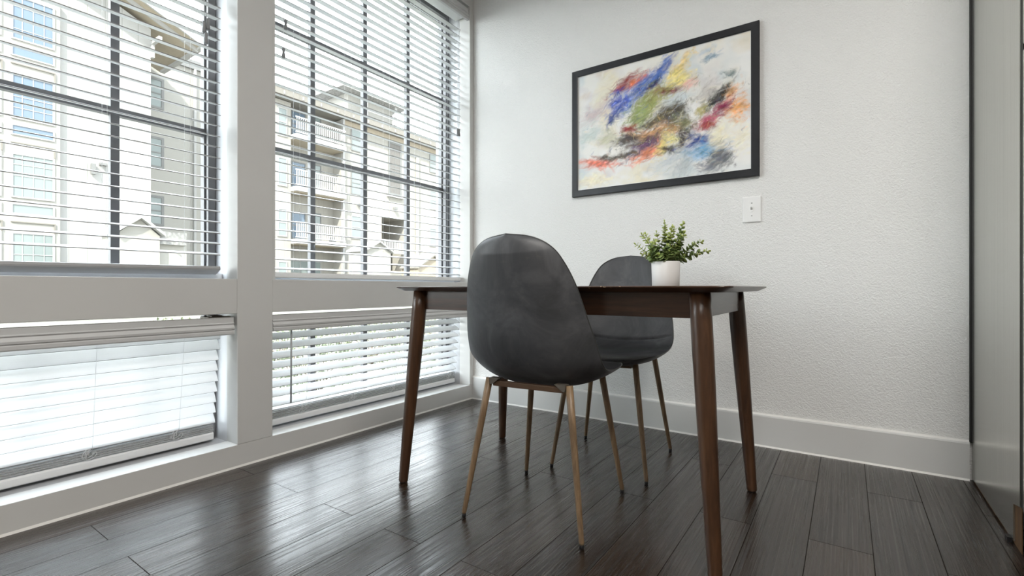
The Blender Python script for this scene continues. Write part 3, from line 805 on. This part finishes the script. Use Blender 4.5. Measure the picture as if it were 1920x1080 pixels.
for z in (.0302, -.0302):
    m = MB(); vs = []
    m.lathe([(0, 0), (.0034, 0), (.0030, .0012), (0, .0014)], n=14); R90 = Matrix.Translation((0, -.0064, z)) @ Matrix.Rotation(PI/2, 4, 'X')
    m.v = [tuple(R90 @ Vector(p)) for p in m.v]; m.build('screw', M['screw'], sw)

# ------------------------------------------------------------------ tall steel panel and refrigerator on the right
pan = thing('appliance_enclosure', 'tall brushed grey refrigerator side panel with a chipped lower front corner, right of the wall', 'panel', (2.51, -.33, 0))
Tp = Matrix.Translation((-2.51, .33, 0))
m = MB()
outl = [(-.0152, .0095), (-.576, .0095), (-.576, .118), (-.6412, .132), (-.6412, 2.45), (-.0152, 2.45)]
m.extrude(outl, 'x', 2.5, 2.504); m.v = [tuple(Tp @ Vector(p)) for p in m.v]; m.build('laminate', M['steel'], pan)
m = MB(); m.extrude([(-.0152, .0), (-.6412, .0), (-.6412, 2.45), (-.0152, 2.45)], 'x', 2.5042, 2.5066); m.v = [tuple(Tp @ Vector(p)) for p in m.v]; m.build('board', M['chip'], pan)
m = MB(); m.box(2.5022, 2.5068, -.6630, -.6414, .133, 2.45, mat=Tp); m.build('front_gasket', M['gap'], pan)
m = MB(); m.box(2.489, 2.4995, -.566, -.540, 0, .014, mat=Tp); m.build('leveller', M['black'], pan)
m = MB(); m.box(2.4926, 2.4998, -.0152, -.0006, .149, 2.45, mat=Tp); m.build('shadow_gap_strip', M['gap'], pan)  # black strip added to stand for the shaded gap between wall and panel
fr = thing('refrigerator', 'grey refrigerator edge with a split door at the right border, behind the steel panel', 'refrigerator', (2.9, -.4, 0))
Tf = Matrix.Translation((-2.9, .4, 0))
m = MB(); m.box(2.5075, 3.26, -.663, -.04, .07, 2.05, bev=.002, mat=Tf); m.build('body', M['gap'], fr)
zs = 1.4185
m = MB(); m.box(2.5003, 3.262, -.735, -.6645, .125, zs-.006, bev=.006, mat=Tf); d1 = m.build('door', M['steel'], fr)
m = MB(); m.box(2.5003, 3.262, -.735, -.6645, zs+.006, 2.05, bev=.006, mat=Tf); m.build('freezer_door', M['steel'], fr)
m = MB(); m.box(2.5035, 3.26, -.70, -.664, .0, .118, bev=.004, mat=Tf); m.build('base_grille', M['gap'], fr)
# ------------------------------------------------------------------ the courtyard outside
CREAM = (.34, .325, .295); WHITE = (.36, .355, .34); TAUPE = (.21, .195, .172); GREY = (.19, .19, .185)
M['ext_white'] = siding('white_panel_siding', WHITE, .60)
M['ext_cream'] = siding('cream_batten_siding', CREAM, .40, line=.15)
M['ext_bay'] = simple('cream_bay_board', (.34, .328, .30), .8, var=.02)
M['ext_trim'] = simple('outdoor_white_trim', (.36, .355, .345), .7, var=.02)
M['ext_taupe'] = simple('taupe_fascia', TAUPE, .8, var=.05)
M['ext_tan'] = simple('tan_soffit', (.36, .31, .24), .8, var=.05)
M['ext_grey'] = simple('grey_window_trim', GREY, .7, var=.05)
M['ext_glass'] = out_glass('outdoor_glass_blue', (.15, .20, .26))
M['ext_glass2'] = out_glass('outdoor_glass_green', (.23, .265, .26))
M['ext_dark'] = simple('dark_opening', (.16, .15, .14), .8)
M['rail_metal'] = simple('pale_railing_metal', (.50, .50, .49), .6)
M['shingle'] = simple('grey_shingle', (.24, .235, .225), .9, var=.35, scale=9)
M['ground'] = ground_mat()
M['hedge'] = foliage('hedge_leaf', lin(84, 92, 70), lin(142, 148, 124))
M['twig'] = simple('shrub_twig', (.16, .13, .10), .9)
GZ = -.28
m = MB(); m.box(-70, -TW, -45, 70, GZ-.3, GZ); struct(m.build('ground', M['ground']))

def P_(name, mat, parent, *boxes, **kw):
    m = MB(); l = parent.location
    for b in boxes: m.box(b[0]-l.x, b[1]-l.x, b[2]-l.y, b[3]-l.y, b[4]-l.z, b[5]-l.z)
    return m.build(name, mat, parent, recalc=False)
def sub(name, mat, par, root, *boxes):
    m = MB(); l = root.location
    for b in boxes: m.box(b[0]-l.x, b[1]-l.x, b[2]-l.y, b[3]-l.y, b[4]-l.z, b[5]-l.z)
    return m.build(name, mat, par, recalc=False)
def win(root, X, y0, y1, z0, z1, trim='ext_trim', gl='ext_glass', sash=True, mull=0, w=.07, rows=0):
    f = [(X-.05, X+.035, y0, y0+w, z0, z1), (X-.05, X+.035, y1-w, y1, z0, z1), (X-.05, X+.034, y0+w, y1-w, z0, z0+w), (X-.05, X+.034, y0+w, y1-w, z1-w, z1)]
    if sash: f.append((X-.05, X+.03, y0+w, y1-w, (z0+z1)/2-.03, (z0+z1)/2+.03))
    for k in range(mull):
        yc = y0+(y1-y0)*(k+1)/(mull+1); f.append((X-.03, X+.02, yc-.014, yc+.014, z0+w, z1-w))
    for k in range(rows):
        zc = z0+(z1-z0)*(k+1)/(rows+1); f.append((X-.031, X+.022, y0+w, y1-w, zc-.014, zc+.014))
    o = P_('window', M[trim], root, *f)
    sub('pane', M[gl], o, root, (X-.06, X+.005, y0+.02, y1-.02, z0+.02, z1-.02))

# white gabled building, left
bl = thing('apartment_building', 'white gabled apartment building with stacked bay windows, seen through the left window', 'building', (-24.5, 0, GZ))
P_('wall', M['ext_white'], bl, (-28.1, -24.5, -14, 6.5, GZ, 12.4))
m = MB(); m.extrude([(-14, 12.4), (6.5, 12.4), (6.5, 12.75), (-3.75, 17.2), (-14, 12.75)], 'x', -28.1, -24.5)
m.v = [(p[0]+24.5, p[1], p[2]-GZ) for p in m.v]; m.build('gable', M['ext_white'], bl)
def rake(x0, x1, t, mat, name, dz=0.0):
    m = MB()
    s = (17.3-12.35)/(8.2+3.75)
    m.extrude([(8.2, 12.35+dz), (-3.75, 17.3+dz), (-15.7, 12.35+dz), (-15.7, 12.35+dz+t), (-3.75, 17.3+dz+t), (8.2, 12.35+dz+t)], 'x', x0, x1)
    m.v = [(p[0]+24.5, p[1], p[2]-GZ) for p in m.v]; return m.build(name, M[mat], bl)
rake(-28.3, -23.3, .10, 'ext_tan', 'soffit', .0); rake(-28.3, -23.3, .06, 'shingle', 'roof', .11)
rake(-23.32, -23.22, .28, 'ext_trim', 'fascia', -.06); rake(-23.9, -23.8, .2, 'ext_trim', 'rafter', -.18)
m = MB()
m.v = []; P_('gutter', M['ext_trim'], bl, (-28.1, -23.3, 8.15, 8.35, 12.25, 12.45))
P_('bracket', M['ext_trim'], bl, (-24.5, -23.5, 6.46, 6.6, 12.0, 12.15), (-24.5, -24.3, 6.47, 6.59, 11.4, 11.999))
P_('bay', M['ext_bay'], bl, (-24.5, -24.32, -14, 3.30, GZ, 12.3))
for c0 in (1.88, .38, -1.12, -2.62):
    for k in range(-1, 3):
        z = 4.24+3.05*k
        if z > 0: win(bl, -24.31, c0, c0+1.25, z, z+1.72, mull=3, rows=3, sash=False, gl='ext_glass' if k > 0 else 'ext_glass2', w=.06)
        win(bl, -24.31, c0, c0+1.25, z-.64, z-.22, mull=0, sash=False, gl='ext_glass' if k > 0 else 'ext_glass2', w=.05)
        P_('spandrel', M['ext_taupe'], bl, (-24.32, -24.27, c0, c0+1.28, z-.95, z-.91), (-24.32, -24.272, c0+1.24, c0+1.28, z-1.31, z-.951))
P_('wall_light', M['ext_grey'], bl, (-24.5, -24.32, 4.60, 4.85, 6.05, 6.15), (-24.45, -24.30, 4.30, 4.45, 5.6, 6.05))

# set-back beige wing
bw = thing('apartment_wing', 'shaded beige wing with a column of sash windows, set back beside the white gabled building', 'building', (-28.5, 9, GZ))
P_('wall', M['ext_bay'], bw, (-38, -28.5, 6.6, 12.2, GZ, 13.15))
P_('fascia', M['ext_grey'], bw, (-38, -28.35, 6.6, 12.4, 13.15, 13.65))
for z0, z1 in ((10.4, 12.05), (7.2, 8.88), (4.1, 5.72), (1.0, 2.6)):
    win(bw, -28.48, 7.35, 8.46, z0, z1, 'ext_grey', 'ext_glass2', w=.12)
P_('downspout', M['ext_trim'], bw, (-28.5, -28.35, 9.9, 10.02, GZ, 13.15))

# cream four-storey building with balconies, right
br_ = thing('apartment_building', 'long cream four storey apartment building with white balconies, seen through the corner window', 'building', (-25.5, 22, GZ))
P_('wall', M['ext_cream'], br_, (-40, -25.5, 17.55, 20.95, GZ, 11.9), (-40, -25.5, 23.4, 44, GZ, 11.9), (-40, -25.5, 20.95, 23.4, GZ, 2.0), (-40, -25.5, 20.95, 23.4, 5.9, 11.9),
   (-40, -26.35, 12.95, 17.55, GZ, 11.9), (-26.35, -25.5, 12.95, 14.0, GZ, 11.9))
P_('breezeway', M['ext_tan'], br_, (-28.5, -28.3, 20.95, 23.4, 2.0, 5.9), (-28.3, -25.6, 20.95, 23.4, 1.9, 2.02))
P_('eave', M['ext_taupe'], br_, (-40.5, -24.75, 12.6, 44.5, 11.95, 12.35))
P_('frieze', M['ext_tan'], br_, (-25.5, -25.42, 17.55, 44, 11.55, 11.93))
m = MB(); m.extrude([(-24.7, 12.35), (-40.5, 12.35), (-32.6, 14.2)], 'y', 12.6, 44.5); m.v = [(p[0]+25.5, p[1]-22, p[2]-GZ) for p in m.v]; m.build('roof', M['shingle'], br_)
for k in range(24):
    y = 13.1+1.2*k; P_('rafter_tail', M['ext_trim'], br_, (-25.4, -24.72, y, y+.09, 12.0, 12.18))
P_('dormer', M['ext_bay'], br_, (-28.5, -26.2, 18.6, 22.6, 12.6, 14.2))
P_('dormer_roof', M['shingle'], br_, (-29, -25.4, 17.6, 23.3, 14.2, 14.45))
P_('dormer_post', M['ext_trim'], br_, (-25.75, -25.6, 19.6, 19.8, 12.5, 14.2), (-25.75, -25.6, 22.3, 22.5, 12.5, 14.2), (-25.72, -25.65, 19.6, 22.5, 13.2, 13.28))
for fl, zb in enumerate((9.72, 6.57, 3.42)):
    P_('balcony_slab', M['ext_trim'], br_, (-26.35, -24.9, 14.0, 17.5, zb, zb+.28))
    P_('balcony_soffit', M['ext_tan'], br_, (-26.35, -25.0, 14.05, 17.45, zb-.05, zb-.005))
    rails = [(-25.02, -24.96, 14.0, 17.5, zb+1.25, zb+1.32), (-25.02, -24.96, 14.0, 17.5, zb+.36, zb+.42)]
    y = 14.05
    while y < 17.5: rails.append((-25.01, -24.97, y, y+.045, zb+.36, zb+1.28)); y += .14
    P_('railing', M['rail_metal'], br_, *rails)
    win(br_, -26.33, 14.5, 15.5, zb+.4 if fl else zb+.5, zb+2.1, 'ext_grey', 'ext_glass')
    win(br_, -26.33, 15.75, 16.6, zb+.3, zb+2.2, 'ext_grey', 'ext_glass2', sash=False)
    P_('planter', M['ext_grey'], br_, (-25.6, -25.3, 16.3+.2*fl, 16.6+.2*fl, zb+.28, zb+.62))
for z0, z1 in ((10.06, 11.65), (7.1, 8.7), (4.1, 5.68), (1.0, 2.55)):
    win(br_, -25.48, 18.3, 19.28, z0, z1, 'ext_grey' if z0 > 6 else 'ext_trim', 'ext_glass2')
    win(br_, -25.48, 25.8, 26.75, z0, z1-.1, 'ext_grey' if z0 > 9 else 'ext_trim', 'ext_glass2')
    win(br_, -25.48, 13.15, 13.75, z0-.3, z1-.2, 'ext_trim', 'ext_glass2')
    win(br_, -25.48, 30.2, 31.2, z0, z1-.1, 'ext_trim', 'ext_glass2')
win(br_, -25.48, 14.6, 16.4, .9, 2.6, 'ext_trim', 'ext_glass2', mull=2) if False else win(br_, -26.33, 14.4, 16.6, .7, 2.5, 'ext_trim', 'ext_glass2', mull=2)
win(br_, -25.47, 21.56, 22.8, 7.6, 11.5, 'ext_grey', 'ext_dark', mull=1, rows=3, w=.14)
P_('window_sill', M['ext_trim'], br_, (-25.5, -25.3, 21.4, 22.95, 7.42, 7.58))
rails = [(-25.5, -25.42, 20.95, 23.4, 4.2, 4.28), (-25.5, -25.42, 20.95, 23.4, 3.3, 3.38)]
y = 21.0
while y < 23.4: rails.append((-25.48, -25.44, y, y+.04, 3.35, 4.2)); y += .13
P_('breezeway_railing', M['rail_metal'], br_, *rails)
P_('downspout', M['ext_trim'], br_, (-25.45, -25.25, 17.5, 17.64, GZ, 11.9)); P_('downspout', M['ext_trim'], br_, (-25.45, -25.25, 24.3, 24.42, GZ, 11.0))
P_('wall_light', M['ext_grey'], br_, (-25.45, -25.2, 18.8, 19.05, 6.35, 6.5)); P_('wall_light', M['ext_grey'], br_, (-25.45, -25.2, 22.0, 22.2, 6.5, 6.7))
P_('belt_course', M['ext_trim'], br_, (-25.5, -25.35, 23.5, 44, 3.1, 3.35))

# small gabled entry porches along the walk
def porch(label, x, y0, y1, zt, ze, mat, rmat):
    r = thing('entry_porch', label, 'porch', (x, (y0+y1)/2, GZ), group='gabled entry porches across the courtyard')
    P_('wall', M[mat], r, (x-1.6, x, y0, y1, GZ, ze))
    m = MB(); yc = (y0+y1)/2
    o = [(y0-.12, ze-.02), (yc, zt), (y1+.12, ze-.02), (y1+.12, ze+.07), (yc, zt+.1), (y0-.12, ze+.07)]
    m.extrude([(a-yc, b-GZ) for a, b in o], 'x', -1.7, .2); m.build('roof', M[rmat], r)
    m = MB(); m.extrude([(y0-yc, ze-GZ), (0, zt-GZ), (y1-yc, ze-GZ)], 'x', -1.5, -.02); m.build('gable', M[mat], r)
    return r
p = porch('white entry porch with a peaked white roof, in front of the beige wing', -18, 3.35, 4.55, 3.15, 2.6, 'ext_bay', 'ext_trim')
P_('side_wing', M['ext_bay'], p, (-19.4, -18.25, 4.55, 5.5, GZ, 2.32)); P_('side_roof', M['shingle'], p, (-19.5, -18.1, 4.56, 5.45, 2.32, 2.78))
porch('white entry porch with a peaked roof, left of the tan breezeway', -22, 16.7, 18.7, 3.6, 3.0, 'ext_bay', 'ext_trim')
porch('tan entry porch with a brown peaked roof, near the corner of the window', -22, 21.1, 24.0, 3.0, 2.1, 'ext_tan', 'ext_taupe')

# shrubs just outside the low corner window
def make_shrub():
    r = thing('shrub', 'pale green leafy shrub outside the low corner window', 'shrub', (0, 0, GZ), group='shrubs in the bed outside the low window')
    m = MB()
    for k in range(11):
        a = random.random()*2*PI; b = random.uniform(.15, .42); m.tube([(0, 0, 0), (b*.5*math.cos(a), b*.5*math.sin(a), .3), (b*math.cos(a), b*math.sin(a), random.uniform(.4, .62))], (.008, .006, .003), 5)
    m.build('stems', M['twig'], r)
    m = MB()
    for k in range(760):
        v = Vector((random.gauss(0, 1), random.gauss(0, 1), random.gauss(0, 1))).normalized(); rr = random.uniform(.72, 1.0)
        p = Vector((v.x*.46*rr, v.y*.46*rr, .36+v.z*.34*rr)); d = (v+Vector((random.gauss(0, .5), random.gauss(0, .5), random.gauss(.2, .5)))).normalized()
        s = d.orthogonal().normalized(); s.rotate(Matrix.Rotation(random.random()*6, 3, d)); L = random.uniform(.03, .055); w = L*.32
        u = d.cross(s)*L*.08
        m.add([p, p+d*L*.5+s*w-u, p+d*L, p+d*L*.5-s*w-u, p+d*L*.5+u], [(0, 1, 4), (1, 2, 4), (2, 3, 4), (3, 0, 4)])
    o = m.build('foliage', M['hedge'], r, recalc=False); return r
s0 = make_shrub(); first = True
for row, x in enumerate((-1.9, -3.1, -4.3)):
    for k in range(6+row):
        y = -1.0+row*.45+k*1.12+random.uniform(-.05, .05)
        s = s0 if first else copy_tree(s0); first = False
        s.location = (x+random.uniform(-.06, .06), y, GZ); s.rotation_euler = (0, 0, random.random()*6); q = random.uniform(.8, 1.0)*(.82 if row == 0 else 1); s.scale = (q, q, q)

# ------------------------------------------------------------------ light, sky, camera
W = bpy.data.worlds.new('sky'); SC.world = W; W.use_nodes = True
nt = W.node_tree; bg = nt.nodes['Background']
tc = nt.nodes.new('ShaderNodeTexCoord'); sp = nt.nodes.new('ShaderNodeSeparateXYZ'); rp = nt.nodes.new('ShaderNodeValToRGB')
nt.links.new(tc.outputs['Generated'], sp.inputs[0]); nt.links.new(sp.outputs['Z'], rp.inputs['Fac'])
e = rp.color_ramp.elements; e[0].position = 0.0; e[0].color = (.97, .985, 1.0, 1); e[1].position = .8; e[1].color = (.80, .88, 1.0, 1)
az = nt.nodes.new('ShaderNodeMapRange'); az.inputs['From Min'].default_value = -.5; az.inputs['From Max'].default_value = .7; az.inputs['To Min'].default_value = 1.0; az.inputs['To Max'].default_value = .22
nt.links.new(sp.outputs['X'], az.inputs['Value'])                               # sky dimming added behind the room, so facades get less light than windows
ml = nt.nodes.new('ShaderNodeVectorMath'); ml.operation = 'SCALE'; nt.links.new(rp.outputs['Color'], ml.inputs[0]); nt.links.new(az.outputs[0], ml.inputs['Scale'])
nt.links.new(ml.outputs[0], bg.inputs['Color']); bg.inputs['Strength'].default_value = SKY
def lamp(name, typ, loc, energy, rot=(0, 0, 0), color=(1, 1, 1), **kw):
    d = bpy.data.lights.new(name, typ); d.energy = energy; d.color = color
    for k, v in kw.items(): setattr(d, k, v)
    o = bpy.data.objects.new(name, d); COL.objects.link(o); o.location = loc; o.rotation_euler = rot; return o
sd = Vector((.42, -.63, .66)).normalized()
s = lamp('sun', 'SUN', (10, -10, 20), SUN, color=(1.0, .95, .86), angle=.01); s.rotation_euler = sd.to_track_quat('Z', 'Y').to_euler()
for lx, ly, en in FILL_LAMPS:
    lamp('ceiling_fill', 'AREA', (lx, ly, ZC-.03), en, color=(1.0, .965, .915), shape='RECTANGLE', size=.9, size_y=.9)  # unseen fill lights added to brighten the room, without fixtures

cam = bpy.data.cameras.new('camera'); co = bpy.data.objects.new('camera', cam); COL.objects.link(co)
co.location = (2.0988, -2.5823, .75); co.rotation_euler = (PI/2, 0, math.atan(628/912)); cam.sensor_width = 36; cam.lens = 912/1920*36
cam.clip_start = .02; cam.clip_end = 300
SC.camera = co
vs = SC.view_settings; vs.view_transform = 'Standard'; vs.look = 'None'; vs.gamma = 1; vs.use_curve_mapping = False; vs.exposure = EXPO
SC.cycles.max_bounces = 10; SC.cycles.diffuse_bounces = 5; SC.cycles.glossy_bounces = 4; SC.cycles.transparent_max_bounces = 12
SC.cycles.sample_clamp_indirect = 6.0; SC.cycles.use_denoising = True
